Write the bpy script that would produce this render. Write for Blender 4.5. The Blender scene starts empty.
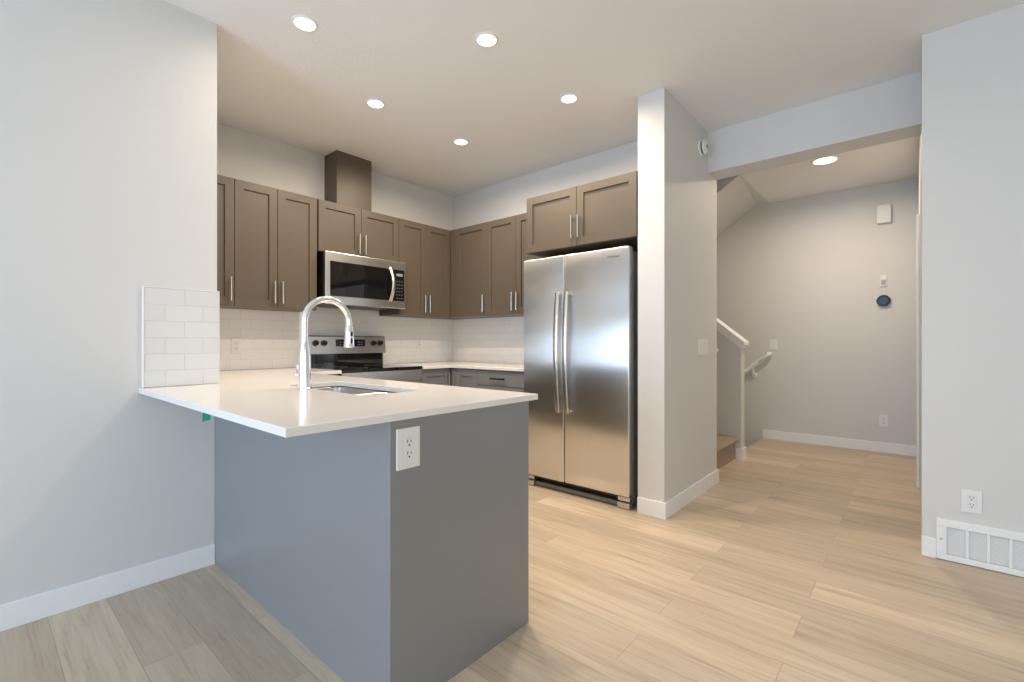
import bpy, bmesh, math, random
from mathutils import Vector, Matrix

# ------------------------------------------------------------------ camera, world, light, exposure
SC = bpy.context.scene
COL = SC.collection
EYE = 1.124                     # eye height of the photographer
CEIL = 2.749                    # 9 ft ceiling
cam_d = bpy.data.cameras.new('camera')
cam_d.sensor_width = 36.0
cam_d.lens = 36.0 * 466.315 / 1024.0
cam_d.shift_y = 1.36 / 1024.0
cam_d.clip_start = 0.05
cam = bpy.data.objects.new('camera', cam_d)
cam.location = (0, 0, EYE)
cam.rotation_euler = (math.pi / 2, 0, 0.712)
COL.objects.link(cam)
SC.camera = cam

world = bpy.data.worlds.new('sky')
SC.world = world
world.use_nodes = True
wb = world.node_tree.nodes['Background']
wb.inputs[0].default_value = (0.88, 0.98, 1.0, 1)
wb.inputs[1].default_value = 1.9

SC.view_settings.view_transform = 'Standard'
SC.view_settings.look = 'None'
SC.view_settings.gamma = 1.0
SC.view_settings.use_curve_mapping = False
SC.view_settings.exposure = 0.14

def area_light(name, loc, rot, sx, sy, energy, color, shape='RECTANGLE', spread=math.pi):
    d = bpy.data.lights.new(name, 'AREA')
    d.shape = shape
    d.size = sx
    d.size_y = sy
    d.energy = energy
    d.color = color
    d.spread = spread
    o = bpy.data.objects.new(name, d)
    o.location = loc
    o.rotation_euler = rot
    COL.objects.link(o)
    return o

# daylight through the patio door and windows of the dining side (behind the camera)
DAY = (0.92, 0.96, 1.0)
BLUE = (0.37, 0.61, 1.0)
area_light('patio_daylight', (-1.40, -3.56, 1.0), (math.pi / 2, 0, 0), 1.6, 1.8, 80.0, BLUE)
area_light('front_window_daylight', (1.05, -3.56, 1.2), (math.pi / 2, 0, 0), 3.0, 2.2, 12.0, DAY)
area_light('side_window_daylight', (3.36, -0.6, 1.45), (math.pi / 2, 0, math.pi / 2), 2.6, 1.5, 6.0, (1.0, 0.86, 0.78))
LAMP_W = 14.3
LAMP_COL = (1.0, 0.835, 0.65)
HALL_W = 19.0

# ------------------------------------------------------------------ materials
def new_mat(name):
    m = bpy.data.materials.new(name)
    m.use_nodes = True
    nt = m.node_tree
    return m, nt, nt.nodes['Principled BSDF']

def L(nt, a, b):
    nt.links.new(a, b)

def mat(name, col, rough=0.5, metal=0.0, bump=0.0, bscale=200.0, var=0.0, coat=0.0, spec=0.5, aniso=0.0):
    m, nt, p = new_mat(name)
    p.inputs['Base Color'].default_value = (*col, 1)
    p.inputs['Roughness'].default_value = rough
    p.inputs['Metallic'].default_value = metal
    p.inputs['Specular IOR Level'].default_value = spec
    p.inputs['Coat Weight'].default_value = coat
    p.inputs['Anisotropic'].default_value = aniso
    tc = nt.nodes.new('ShaderNodeTexCoord')
    n = nt.nodes.new('ShaderNodeTexNoise')
    n.inputs['Scale'].default_value = bscale
    n.inputs['Detail'].default_value = 3
    L(nt, tc.outputs['Object'], n.inputs['Vector'])
    if bump:
        b = nt.nodes.new('ShaderNodeBump')
        b.inputs['Strength'].default_value = bump
        b.inputs['Distance'].default_value = 0.002
        L(nt, n.outputs['Fac'], b.inputs['Height'])
        L(nt, b.outputs['Normal'], p.inputs['Normal'])
    if var:
        mx = nt.nodes.new('ShaderNodeMix')
        mx.data_type = 'RGBA'
        mx.inputs['A'].default_value = (*[c * (1 - var) for c in col], 1)
        mx.inputs['B'].default_value = (*[min(1, c * (1 + var)) for c in col], 1)
        L(nt, n.outputs['Fac'], mx.inputs['Factor'])
        L(nt, mx.outputs['Result'], p.inputs['Base Color'])
    return m

M_WALL = mat('painted_wall', (0.69, 0.68, 0.66), 0.6, bump=0.04, bscale=260)
M_CEIL = mat('stippled_ceiling', (0.86, 0.85, 0.83), 0.85, bump=0.9, bscale=95)
M_TRIM = mat('white_trim', (0.88, 0.88, 0.87), 0.38, bump=0.02)
M_CAB = mat('cabinet_paint_warm_lit', (0.107, 0.085, 0.063), 0.4, bump=0.03, bscale=150)  # cabinet paint for the uppers, warm lamp light worked into the colour
M_ISL = mat('cabinet_paint_cool_lit', (0.245, 0.249, 0.251), 0.33, bump=0.03, bscale=150, spec=0.8)  # same cabinet paint, cooler and brighter light worked into the colour
M_CABDK = mat('cabinet_gap', (0.03, 0.027, 0.024), 0.6)
M_QUARTZ = mat('white_quartz', (0.86, 0.83, 0.80), 0.12, var=0.025, bscale=420, spec=0.5)
M_NICKEL = mat('brushed_nickel', (0.72, 0.70, 0.67), 0.24, 1.0, bump=0.03, bscale=500)
M_CHROME = mat('polished_chrome', (0.93, 0.93, 0.93), 0.17, 1.0)
M_STEEL2 = mat('brushed_sink_steel', (0.66, 0.66, 0.66), 0.28, 1.0, bump=0.05, bscale=600)
M_BLACK = mat('black_plastic', (0.012, 0.012, 0.013), 0.35)
M_BGLASS = mat('black_glass', (0.006, 0.006, 0.007), 0.04, coat=0.5)
M_DGREY = mat('dark_grey_metal', (0.07, 0.07, 0.072), 0.42, 0.5)
M_MGREY = mat('grey_side_metal', (0.22, 0.225, 0.23), 0.45, 0.3)
M_PLATE = mat('white_plastic', (0.82, 0.82, 0.80), 0.35)
M_SLOT = mat('socket_slot', (0.05, 0.045, 0.04), 0.6)
M_TAPE = mat('green_tape', (0.0, 0.30, 0.19), 0.6)
M_CARPET = mat('tan_carpet', (0.40, 0.32, 0.24), 0.95, bump=1.0, bscale=300, var=0.35)
M_BRONZE = mat('dark_bronze', (0.03, 0.026, 0.024), 0.4, 0.8)
M_GREYWALL = M_WALL

def steel_mat():
    """stainless with a fine vertical grain: reflections smear sideways"""
    m, nt, p = new_mat('brushed_stainless')
    p.inputs['Base Color'].default_value = (0.77, 0.785, 0.80, 1)
    p.inputs['Metallic'].default_value = 1.0
    p.inputs['Roughness'].default_value = 0.29
    p.inputs['Anisotropic'].default_value = 0.985
    tg = nt.nodes.new('ShaderNodeCombineXYZ')
    tg.inputs[0].default_value = 0.7071; tg.inputs[1].default_value = 0.7071
    L(nt, tg.outputs[0], p.inputs['Tangent'])
    tc = nt.nodes.new('ShaderNodeTexCoord')
    mp = nt.nodes.new('ShaderNodeMapping')
    mp.inputs['Scale'].default_value = (700, 700, 3)
    n = nt.nodes.new('ShaderNodeTexNoise')
    n.inputs['Scale'].default_value = 1.0
    n.inputs['Detail'].default_value = 2
    L(nt, tc.outputs['Object'], mp.inputs['Vector'])
    L(nt, mp.outputs['Vector'], n.inputs['Vector'])
    r = nt.nodes.new('ShaderNodeMapRange')
    r.inputs['To Min'].default_value = 0.26
    r.inputs['To Max'].default_value = 0.32
    L(nt, n.outputs['Fac'], r.inputs['Value'])
    L(nt, r.outputs['Result'], p.inputs['Roughness'])
    return m
M_STEEL = steel_mat()
M_STEEL3 = mat('satin_stainless', (0.74, 0.72, 0.69), 0.27, 1.0, bump=0.02, bscale=500)

def emis(name, col, strength):
    m, nt, p = new_mat(name)
    p.inputs['Base Color'].default_value = (*col, 1)
    p.inputs['Emission Color'].default_value = (*col, 1)
    p.inputs['Emission Strength'].default_value = strength
    return m
M_LENS = emis('lit_lens', (1.0, 0.93, 0.82), 4.0)
M_SCREEN = emis('thermostat_screen', (0.03, 0.06, 0.095), 0.4)
M_DIGIT = emis('display_digits', (0.20, 0.26, 0.28), 0.2)

def floor_mat():
    m, nt, p = new_mat('oak_vinyl_planks')
    tc = nt.nodes.new('ShaderNodeTexCoord')
    mp = nt.nodes.new('ShaderNodeMapping')
    mp.inputs['Location'].default_value = (0.35, -0.019, 0)
    L(nt, tc.outputs['Object'], mp.inputs['Vector'])
    bk = nt.nodes.new('ShaderNodeTexBrick')
    bk.inputs['Scale'].default_value = 1.0
    bk.inputs['Brick Width'].default_value = 1.22
    bk.inputs['Row Height'].default_value = 0.184
    bk.inputs['Mortar Size'].default_value = 0.0012
    bk.inputs['Mortar Smooth'].default_value = 0.3
    bk.offset = 0.37
    bk.inputs['Color1'].default_value = (0, 0, 0, 1)
    bk.inputs['Color2'].default_value = (1, 1, 1, 1)
    bk.inputs['Mortar'].default_value = (0.5, 0.5, 0.5, 1)
    L(nt, mp.outputs['Vector'], bk.inputs['Vector'])
    # per-plank random value shifts the grain and picks the tone
    sep = nt.nodes.new('ShaderNodeSeparateColor')
    L(nt, bk.outputs['Color'], sep.inputs['Color'])
    mul = nt.nodes.new('ShaderNodeMath'); mul.operation = 'MULTIPLY'; mul.inputs[1].default_value = 37.0
    L(nt, sep.outputs[0], mul.inputs[0])
    gm = nt.nodes.new('ShaderNodeMapping')
    gm.inputs['Scale'].default_value = (1.1, 16.0, 1.0)
    L(nt, tc.outputs['Object'], gm.inputs['Vector'])
    gn = nt.nodes.new('ShaderNodeTexNoise')
    gn.noise_dimensions = '4D'
    gn.inputs['Scale'].default_value = 1.6
    gn.inputs['Detail'].default_value = 7
    gn.inputs['Roughness'].default_value = 0.62
    gn.inputs['Distortion'].default_value = 0.9
    L(nt, gm.outputs['Vector'], gn.inputs['Vector'])
    L(nt, mul.outputs[0], gn.inputs['W'])
    gm2 = nt.nodes.new('ShaderNodeMapping')
    gm2.inputs['Scale'].default_value = (5.0, 120.0, 1.0)
    L(nt, tc.outputs['Object'], gm2.inputs['Vector'])
    fn = nt.nodes.new('ShaderNodeTexNoise')
    fn.inputs['Scale'].default_value = 1.0
    fn.inputs['Detail'].default_value = 3
    L(nt, gm2.outputs['Vector'], fn.inputs['Vector'])
    add = nt.nodes.new('ShaderNodeMath'); add.operation = 'MULTIPLY_ADD'
    add.inputs[1].default_value = 0.28
    L(nt, fn.outputs['Fac'], add.inputs[0]); L(nt, gn.outputs['Fac'], add.inputs[2])
    ramp = nt.nodes.new('ShaderNodeValToRGB')
    e = ramp.color_ramp.elements
    e[0].position = 0.36; e[0].color = (0.41, 0.315, 0.215, 1)
    e[1].position = 0.86; e[1].color = (0.70, 0.585, 0.445, 1)
    mid = ramp.color_ramp.elements.new(0.60); mid.color = (0.60, 0.48, 0.35, 1)
    L(nt, add.outputs[0], ramp.inputs['Fac'])
    tone = nt.nodes.new('ShaderNodeMapRange')
    tone.inputs['To Min'].default_value = 0.84
    tone.inputs['To Max'].default_value = 1.10
    L(nt, sep.outputs[0], tone.inputs['Value'])
    mx = nt.nodes.new('ShaderNodeMix'); mx.data_type = 'RGBA'; mx.blend_type = 'MULTIPLY'
    mx.inputs['Factor'].default_value = 1.0
    L(nt, ramp.outputs['Color'], mx.inputs['A']); L(nt, tone.outputs['Result'], mx.inputs['B'])
    gr = nt.nodes.new('ShaderNodeMix'); gr.data_type = 'RGBA'
    gr.inputs['B'].default_value = (0.24, 0.18, 0.13, 1)
    gf = nt.nodes.new('ShaderNodeMath'); gf.operation = 'MULTIPLY'; gf.inputs[1].default_value = 0.6
    L(nt, bk.outputs['Fac'], gf.inputs[0]); L(nt, gf.outputs[0], gr.inputs['Factor'])
    L(nt, mx.outputs['Result'], gr.inputs['A'])
    L(nt, gr.outputs['Result'], p.inputs['Base Color'])
    p.inputs['Roughness'].default_value = 0.42
    p.inputs['Specular IOR Level'].default_value = 0.4
    bp = nt.nodes.new('ShaderNodeBump')
    bp.inputs['Strength'].default_value = 0.25; bp.inputs['Distance'].default_value = 0.001
    inv = nt.nodes.new('ShaderNodeMath'); inv.operation = 'MULTIPLY_ADD'
    inv.inputs[1].default_value = -1.5
    L(nt, bk.outputs['Fac'], inv.inputs[0]); L(nt, add.outputs[0], inv.inputs[2])
    L(nt, inv.outputs[0], bp.inputs['Height']); L(nt, bp.outputs['Normal'], p.inputs['Normal'])
    return m
M_FLOOR = floor_mat()

def tile_mat(name, axis, u0, v0, w=0.155, hgt=0.0775, depth=1.0, k=1.0):
    m, nt, p = new_mat(name)
    tc = nt.nodes.new('ShaderNodeTexCoord')
    sp = nt.nodes.new('ShaderNodeSeparateXYZ')
    L(nt, tc.outputs['Object'], sp.inputs[0])
    cb = nt.nodes.new('ShaderNodeCombineXYZ')
    L(nt, sp.outputs[axis], cb.inputs[0]); L(nt, sp.outputs[2], cb.inputs[1])
    mp = nt.nodes.new('ShaderNodeMapping')
    mp.inputs['Location'].default_value = (-u0, -v0, 0)
    L(nt, cb.outputs[0], mp.inputs['Vector'])
    bk = nt.nodes.new('ShaderNodeTexBrick')
    bk.offset = 0.5
    bk.inputs['Scale'].default_value = 1.0
    bk.inputs['Brick Width'].default_value = w
    bk.inputs['Row Height'].default_value = hgt
    bk.inputs['Mortar Size'].default_value = 0.0022
    bk.inputs['Mortar Smooth'].default_value = 0.4
    bk.inputs['Color1'].default_value = (0.88 * k, 0.875 * k, 0.86 * k, 1)
    bk.inputs['Color2'].default_value = (0.85 * k, 0.845 * k, 0.83 * k, 1)
    bk.inputs['Mortar'].default_value = (0.76 * k, 0.75 * k, 0.72 * k, 1)
    L(nt, mp.outputs[0], bk.inputs['Vector'])
    L(nt, bk.outputs['Color'], p.inputs['Base Color'])
    p.inputs['Roughness'].default_value = 0.16
    bp = nt.nodes.new('ShaderNodeBump'); bp.invert = True
    bp.inputs['Strength'].default_value = 0.5 * depth; bp.inputs['Distance'].default_value = 0.002
    L(nt, bk.outputs['Fac'], bp.inputs['Height']); L(nt, bp.outputs['Normal'], p.inputs['Normal'])
    return m

# ------------------------------------------------------------------ mesh helpers
def BM():
    return bmesh.new()

def box(bm, lo, hi, b=0.0, seg=2, M=None):
    r = bmesh.ops.create_cube(bm, size=1.0)
    vs = r['verts']
    for v in vs:
        v.co = Vector([lo[i] + (v.co[i] + 0.5) * (hi[i] - lo[i]) for i in range(3)])
    if b:
        es = list({e for v in vs for e in v.link_edges})
        nv = bmesh.ops.bevel(bm, geom=es, offset=b, segments=seg, affect='EDGES', profile=0.5)['verts']
        vs = list({v for v in nv} | {v for v in vs if v.is_valid})
    if M is not None:
        for v in vs:
            v.co = M @ v.co
    return vs

def prism(bm, pts, axis, a, b_):
    """polygon pts (2-D) in the two other axes, extruded from a to b_ along axis"""
    def at(p, t):
        c = [0, 0, 0]
        o = [i for i in range(3) if i != axis]
        c[o[0]], c[o[1]] = p
        c[axis] = t
        return c
    A = [bm.verts.new(at(p, a)) for p in pts]
    B = [bm.verts.new(at(p, b_)) for p in pts]
    n = len(pts)
    bm.faces.new(A); bm.faces.new(B[::-1])
    for i in range(n):
        bm.faces.new((A[i], A[(i + 1) % n], B[(i + 1) % n], B[i]))
    bmesh.ops.recalc_face_normals(bm, faces=bm.faces[:])

def cells(bm, xs, ys, inside, z0, z1):
    """a slab made of the cells of a grid for which inside(x, y) holds; no faces between filled cells"""
    ok = {}
    for i in range(len(xs) - 1):
        for j in range(len(ys) - 1):
            ok[i, j] = inside((xs[i] + xs[i + 1]) / 2, (ys[j] + ys[j + 1]) / 2)
    cache = {}
    def V(i, j, k):
        if (i, j, k) not in cache:
            cache[i, j, k] = bm.verts.new((xs[i], ys[j], (z0, z1)[k]))
        return cache[i, j, k]
    for (i, j), o in ok.items():
        if not o:
            continue
        bm.faces.new((V(i, j, 1), V(i + 1, j, 1), V(i + 1, j + 1, 1), V(i, j + 1, 1)))
        bm.faces.new((V(i, j, 0), V(i, j + 1, 0), V(i + 1, j + 1, 0), V(i + 1, j, 0)))
        for di, dj, a, b in ((-1, 0, (i, j + 1), (i, j)), (1, 0, (i + 1, j), (i + 1, j + 1)),
                             (0, -1, (i, j), (i + 1, j)), (0, 1, (i + 1, j + 1), (i, j + 1))):
            if not ok.get((i + di, j + dj)):
                bm.faces.new((V(*a, 0), V(*b, 0), V(*b, 1), V(*a, 1)))
    bmesh.ops.recalc_face_normals(bm, faces=bm.faces[:])

def ring_pts(c, n, r, up=None, k=16, r2=None):
    n = n.normalized()
    u = n.orthogonal().normalized() if up is None else (up - n * up.dot(n)).normalized()
    w = n.cross(u)
    r2 = r if r2 is None else r2
    return [c + u * (r * math.cos(2 * math.pi * i / k)) + w * (r2 * math.sin(2 * math.pi * i / k)) for i in range(k)]

def tube(bm, pts, rad, k=14, up=None, flat=None):
    """swept tube through pts; rad a number or a list; flat = second radius ratio"""
    pts = [Vector(p) for p in pts]
    rads = rad if isinstance(rad, (list, tuple)) else [rad] * len(pts)
    rings = []
    ref = up
    for i, p in enumerate(pts):
        d = (pts[min(i + 1, len(pts) - 1)] - pts[max(i - 1, 0)])
        if d.length < 1e-9:
            d = Vector((0, 0, 1))
        d.normalize()
        if ref is None:
            ref = d.orthogonal().normalized()
        if abs(ref.dot(d)) > 0.98:
            ref = d.orthogonal().normalized()
        rings.append([bm.verts.new(q) for q in ring_pts(p, d, rads[i], ref, k, rads[i] * (flat or 1))])
    for a, b in zip(rings, rings[1:]):
        for i in range(k):
            bm.faces.new((a[i], a[(i + 1) % k], b[(i + 1) % k], b[i]))
    bm.faces.new(rings[0][::-1]); bm.faces.new(rings[-1])
    bmesh.ops.recalc_face_normals(bm, faces=bm.faces[:])

def lathe(bm, prof, M=None, k=32):
    """profile of (r, z) turned about local z"""
    M = M or Matrix()
    rings = []
    for r, z in prof:
        if r < 1e-6:
            rings.append([bm.verts.new(M @ Vector((0, 0, z)))])
        else:
            rings.append([bm.verts.new(M @ Vector((r * math.cos(2 * math.pi * i / k), r * math.sin(2 * math.pi * i / k), z))) for i in range(k)])
    for a, b in zip(rings, rings[1:]):
        for i in range(k):
            j = (i + 1) % k
            if len(a) == 1 and len(b) == 1:
                continue
            if len(a) == 1:
                bm.faces.new((a[0], b[i], b[j]))
            elif len(b) == 1:
                bm.faces.new((a[i], a[j], b[0]))
            else:
                bm.faces.new((a[i], a[j], b[j], b[i]))
    bmesh.ops.recalc_face_normals(bm, faces=bm.faces[:])

def root_loc(o):
    while o.parent:
        o = o.parent
    return Vector(o.location)

def obj(name, bm, m, parent=None, smooth=False, label=None):
    me = bpy.data.meshes.new(name)
    off = root_loc(parent) if parent is not None else None
    if off is not None:
        for v in bm.verts:
            v.co -= off
    bm.to_mesh(me); bm.free()
    me.materials.append(m)
    if smooth:
        for p in me.polygons:
            p.use_smooth = True
        try:
            me.set_sharp_from_angle(angle=math.radians(40))
        except Exception:
            pass
    o = bpy.data.objects.new(name, me)
    COL.objects.link(o)
    if parent is not None:
        o.parent = parent
    if label:
        o['label'] = label
    return o

def tag(o, label, cat, group=None):
    o['label'] = label
    o['category'] = cat
    if group:
        o['group'] = group
    return o

def thing(name, label, cat, loc=(0, 0, 0), group=None):
    o = bpy.data.objects.new(name, None)
    o.empty_display_size = 0.1
    o.location = loc
    COL.objects.link(o)
    return tag(o, label, cat, group)

def struct(name, bm, m, parent=None, smooth=False):
    o = obj(name, bm, m, parent, smooth)
    if parent is None:
        o['kind'] = 'structure'
    return o

def frame(origin, face):
    """local (u along width, v up, w outward) -> world, for a front that faces +X, -X, +Y or -Y"""
    w = {'+X': Vector((1, 0, 0)), '-X': Vector((-1, 0, 0)), '+Y': Vector((0, 1, 0)), '-Y': Vector((0, -1, 0)), '-Z': Vector((0, 0, -1))}[face]
    v = Vector((0, 0, 1)) if face != '-Z' else Vector((0, 1, 0))
    u = v.cross(w)
    return Matrix(((u.x, v.x, w.x, origin[0]), (u.y, v.y, w.y, origin[1]), (u.z, v.z, w.z, origin[2]), (0, 0, 0, 1)))

# ------------------------------------------------------------------ the room
XL = -2.697      # dining left wall face
YW = 0.819       # its end, where the kitchen recess starts
XK = -3.90       # kitchen range wall face
YK = 3.51        # kitchen back wall face
WX0, WX1, WY0, WY1 = -1.388, -1.207, 2.885, 3.927   # wing wall
XR, YR = 0.03, 3.291                                 # right wall corner
YH = 6.082                                           # hall back wall
Y0, X1 = -3.5, 3.3                                   # dining side walls
YS0, YS1 = 4.83, 4.95                                # half wall
XE = -1.35                                           # where the hall floor stops at the basement stairs

b = BM()
cells(b, [-4.02, XE, 0.15, X1 + 0.12], [Y0 - 0.12, YR + 0.1, YS1, YH + 0.12],
      lambda x, y: not (x < XE and y > YS1) and not (x > 0.15 and y > YR + 0.1), -0.12, 0.0)
struct('floor', b, M_FLOOR)

b = BM()
cells(b, [-4.02, -1.28, 0.15, X1 + 0.12], [Y0 - 0.12, YR + 0.1, WY1 - 0.005, YH + 0.12],
      lambda x, y: not (x < -1.28 and y > WY1 - 0.005) and not (x > 0.15 and y > YR + 0.1), CEIL, CEIL + 0.2)
struct('ceiling', b, M_CEIL)

def wallbox(name, lo, hi, m=M_WALL):
    b = BM(); box(b, lo, hi)
    return struct(name, b, m)

wallbox('wall_left', (-4.02, Y0 - 0.12, 0), (XL, YW, CEIL))
wallbox('wall_kitchen_left', (-4.02, YW, 0), (XK, YK, CEIL))
wallbox('wall_kitchen_back', (-4.02, YK, 0), (WX0, WY1, 4.6))
wallbox('wall_wing', (WX0, WY0, 0), (WX1, WY1, CEIL))
wallbox('wall_right', (XR, YR, 0), (X1 + 0.12, YR + 0.1, CEIL))
# hall right wall with a door opening
DY0, DY1, DZ = 4.87, 5.72, 2.05
b = BM()
box(b, (XR, YR + 0.1, 0), (XR + 0.12, DY0, CEIL)); box(b, (XR, DY1, 0), (XR + 0.12, YH, CEIL)); box(b, (XR, DY0, DZ), (XR + 0.12, DY1, CEIL))
struct('wall_hall_right', b, M_WALL)
wallbox('wall_hall_back', (-4.02, YH, -2.6), (0.15, YH + 0.12, 4.6))
wallbox('wall_stairwell', (-4.02, WY1, -2.6), (-3.9, YH, 4.6))
wallbox('wall_dining_right_low', (X1, Y0, 0), (X1 + 0.12, YR, 0.66))
b = BM()
box(b, (X1, Y0, 2.24), (X1 + 0.12, YR, CEIL)); box(b, (X1, Y0, 0.66), (X1 + 0.12, -1.95, 2.24)); box(b, (X1, 0.75, 0.66), (X1 + 0.12, YR, 2.24))
struct('wall_dining_right', b, M_WALL)
b = BM()
box(b, (XL, Y0 - 0.12, 2.40), (X1 + 0.12, Y0, CEIL)); box(b, (XL, Y0 - 0.12, 0), (-2.35, Y0, 2.40)); box(b, (-0.55, Y0 - 0.12, 0), (-0.45, Y0, 2.40)); box(b, (2.65, Y0 - 0.12, 0), (X1 + 0.12, Y0, 2.40))
struct('wall_patio', b, M_WALL)
b = BM()
box(b, (WX1, 3.715, 2.434), (XR, WY1, CEIL - 0.001))
struct('ceiling_beam', b, M_WALL)

# stair enclosure: header, upper ceiling, upper wall, sloped soffit over the basement stairs
b = BM(); box(b, (-1.28, WY1, CEIL + 0.2), (-1.16, YS0 + 0.03, 4.6)); struct('wall_stair_header', b, M_WALL)
b = BM(); box(b, (-4.02, WY1 - 0.2, 4.6), (-1.0, YH + 0.12, 4.7)); struct('ceiling_stairwell', b, M_CEIL)
SL = 0.66
b = BM()
ends = []
for yy, xa in ((YS0 + 0.03, -1.281), (YH - 0.001, -1.42)):
    ends.append([b.verts.new(p) for p in ((xa, yy, CEIL), (-3.899, yy, CEIL - SL * (xa + 3.899)), (-3.899, yy, 4.6), (-1.281, yy, 4.6), (-1.281, yy, CEIL))])
b.faces.new(ends[0][:1] + ends[0][1:4]); b.faces.new(ends[1][::-1])
A, B = ends
b.faces.new((A[0], A[1], B[1], B[0])); b.faces.new((A[1], A[2], B[2], B[1])); b.faces.new((A[2], A[3], B[3], B[2]))
b.faces.new((A[3], A[0], B[4], B[3])); b.faces.new((A[0], B[0], B[4]))
b.verts.remove(A[4])
bmesh.ops.recalc_face_normals(b, faces=b.faces[:])
struct('ceiling_stair_slope', b, M_WALL)
b = BM(); box(b, (XE, YS1, -2.6), (XE + 0.1, YH, -0.12)); struct('wall_basement', b, M_WALL)
b = BM(); box(b, (-4.02, YS1, -2.7), (XE + 0.1, YH, -2.6)); struct('floor_basement', b, M_CARPET)

# half wall between the two stair flights
HX = -1.262
def ztop(x): return 1.128 + 0.82 * (HX - x)
b = BM()
prism(b, [(HX, 0), (HX, ztop(HX)), (-2.9, ztop(-2.9)), (-2.9, -2.6), (XE, -2.6), (XE, 0)], 1, YS0, YS1)
hw = struct('half_wall', b, M_WALL)
def zc(x, d): return ztop(x) + d
b = BM()
x0, x1 = HX + 0.035, -2.9
prism(b, [(x0, zc(x0, 0.0)), (x0, zc(x0, 0.030)), (x1, zc(x1, 0.030)), (x1, zc(x1, 0.0))], 1, YS0 - 0.028, YS1 + 0.028)
obj('wall_cap', b, M_TRIM, hw)
b = BM()
for ya, yb in ((YS0 - 0.012, YS0 - 0.0005), (YS1 + 0.0005, YS1 + 0.012)):
    xa = HX + 0.0004
    prism(b, [(xa, zc(xa, -0.06)), (xa, zc(xa, -0.0005)), (x1, zc(x1, -0.0005)), (x1, zc(x1, -0.06))], 1, ya, yb)
box(b, (HX + 0.0005, YS0 - 0.012, ztop(HX) - 0.055), (HX + 0.012, YS1 + 0.012, ztop(HX) - 0.012))
obj('cap_moulding', b, M_TRIM, hw)

# baseboards
BH, BT = 0.102, 0.014
def baseboard(name, lo, hi):
    b = BM(); box(b, (*lo, 0.0), (*hi, BH), 0.003)
    return struct(name, b, M_TRIM)
baseboard('baseboard_left', (XL, Y0), (XL + BT, 0.8065))
b = BM()
box(b, (WX0 + 0.002, WY0 - BT, 0), (WX1 + BT, WY0, BH), 0.001)
box(b, (WX1, WY0 + 0.0002, 0), (WX1 + BT, WY1 - 0.0002, BH), 0.001)
box(b, (WX0 + 0.1, WY1, 0), (WX1 + BT, WY1 + BT, BH), 0.001)
struct('baseboard_wing', b, M_TRIM)
baseboard('baseboard_hall_back', (XE, YH - BT), (XR, YH))
b = BM()
box(b, (XR - BT, DY1 + 0.075, 0), (XR, YH - BT, BH), 0.003)
struct('baseboard_hall_right', b, M_TRIM)
b = BM(); box(b, (XR - 0.002, YR - BT, 0), (XR + 0.0555, YR, BH), 0.003); box(b, (0.85, YR - BT, 0), (X1, YR, BH), 0.003)
struct('baseboard_right', b, M_TRIM)
b = BM()
box(b, (HX, YS0 + 0.0002, 0), (HX + BT, YS1 - 0.0002, BH), 0.001)
box(b, (HX - 0.045, YS0 - BT, 0), (HX + BT, YS0, BH), 0.001)
box(b, (XE + 0.002, YS1, 0), (HX + BT, YS1 + BT, BH), 0.001)
struct('baseboard_half_wall', b, M_TRIM)

# hall door (seen edge-on): casing, slab, lever
b = BM()
cw, ct = 0.07, 0.016
box(b, (XR - ct, DY0 - cw, 0), (XR, DY0, DZ + cw), 0.003); box(b, (XR - ct, DY1, 0), (XR, DY1 + cw, DZ + cw), 0.003)
box(b, (XR - ct, DY0, DZ), (XR, DY1, DZ + cw), 0.003)
struct('trim_1', b, M_TRIM)
b = BM(); box(b, (XR + 0.03, DY0 + 0.004, 0.008), (XR + 0.07, DY1 - 0.004, DZ - 0.004), 0.002)
dr = struct('door_1', b, M_TRIM)
b = BM()
lathe(b, [(0, 0), (0.03, 0), (0.03, 0.008), (0, 0.008)], frame((XR + 0.03, DY0 + 0.07, 0.96), '-X'))
obj('handle', b, M_NICKEL, dr)

# patio door and dining window frames (behind and beside the camera, where the daylight comes in)
def window(name, face, o, W, H, nv):
    Mx = frame(o, face)
    b = BM()
    t = 0.06
    for a in (((0, 0, 0), (W, t, .08)), ((0, H - t, 0), (W, H, .08)), ((0, t, 0), (t, H - t, .08)), ((W - t, t, 0), (W, H - t, .08))):
        box(b, *a, M=Mx)
    for i in range(1, nv):
        box(b, (W * i / nv - .035, t, 0.01), (W * i / nv + .035, H - t, .07), M=Mx)
    return struct(name, b, M_TRIM)
window('window_1', '+Y', (-0.55, Y0 - 0.10, 0.0), 1.8, 2.40, 2)
window('window_3', '+Y', (2.65, Y0 - 0.10, 0.0), 3.1, 2.40, 3)
window('window_2', '-X', (X1 + 0.10, 0.75, 0.66), 2.7, 1.58, 2)

# ------------------------------------------------------------------ backsplash tile
ZC = 0.914
UB = 1.378       # underside of the upper cabinets
UT = 2.264       # their top
b = BM(); box(b, (XL + 0.0005, 0.519, ZC + 0.001), (XL + 0.009, YW + 0.009, 1.380), 0.001)
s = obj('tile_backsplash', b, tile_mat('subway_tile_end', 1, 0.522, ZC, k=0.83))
tag(s, 'white subway tile patch on the wall beside the peninsula counter overhang', 'backsplash', )
b = BM(); box(b, (XL + 0.0005, 0.512, ZC + 0.001), (XL + 0.011, 0.5185, 1.384), 0.001)
box(b, (XL + 0.0005, 0.5185, 1.3803), (XL + 0.011, YW + 0.009, 1.384), 0.001)
obj('edge_trim', b, M_TRIM, s)
b = BM(); box(b, (XK + 0.0005, YW + 0.012, ZC + 0.001), (XK + 0.009, YK - 0.001, UB - 0.001))
box(b, (XK + 0.0005, 1.80, UB - 0.001), (XK + 0.009, 2.556, 1.424))
tag(obj('tile_backsplash', b, tile_mat('subway_tile_range', 1, 0.10, ZC, depth=0.6)), 'white subway tile backsplash running behind the stove', 'backsplash')
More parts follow.
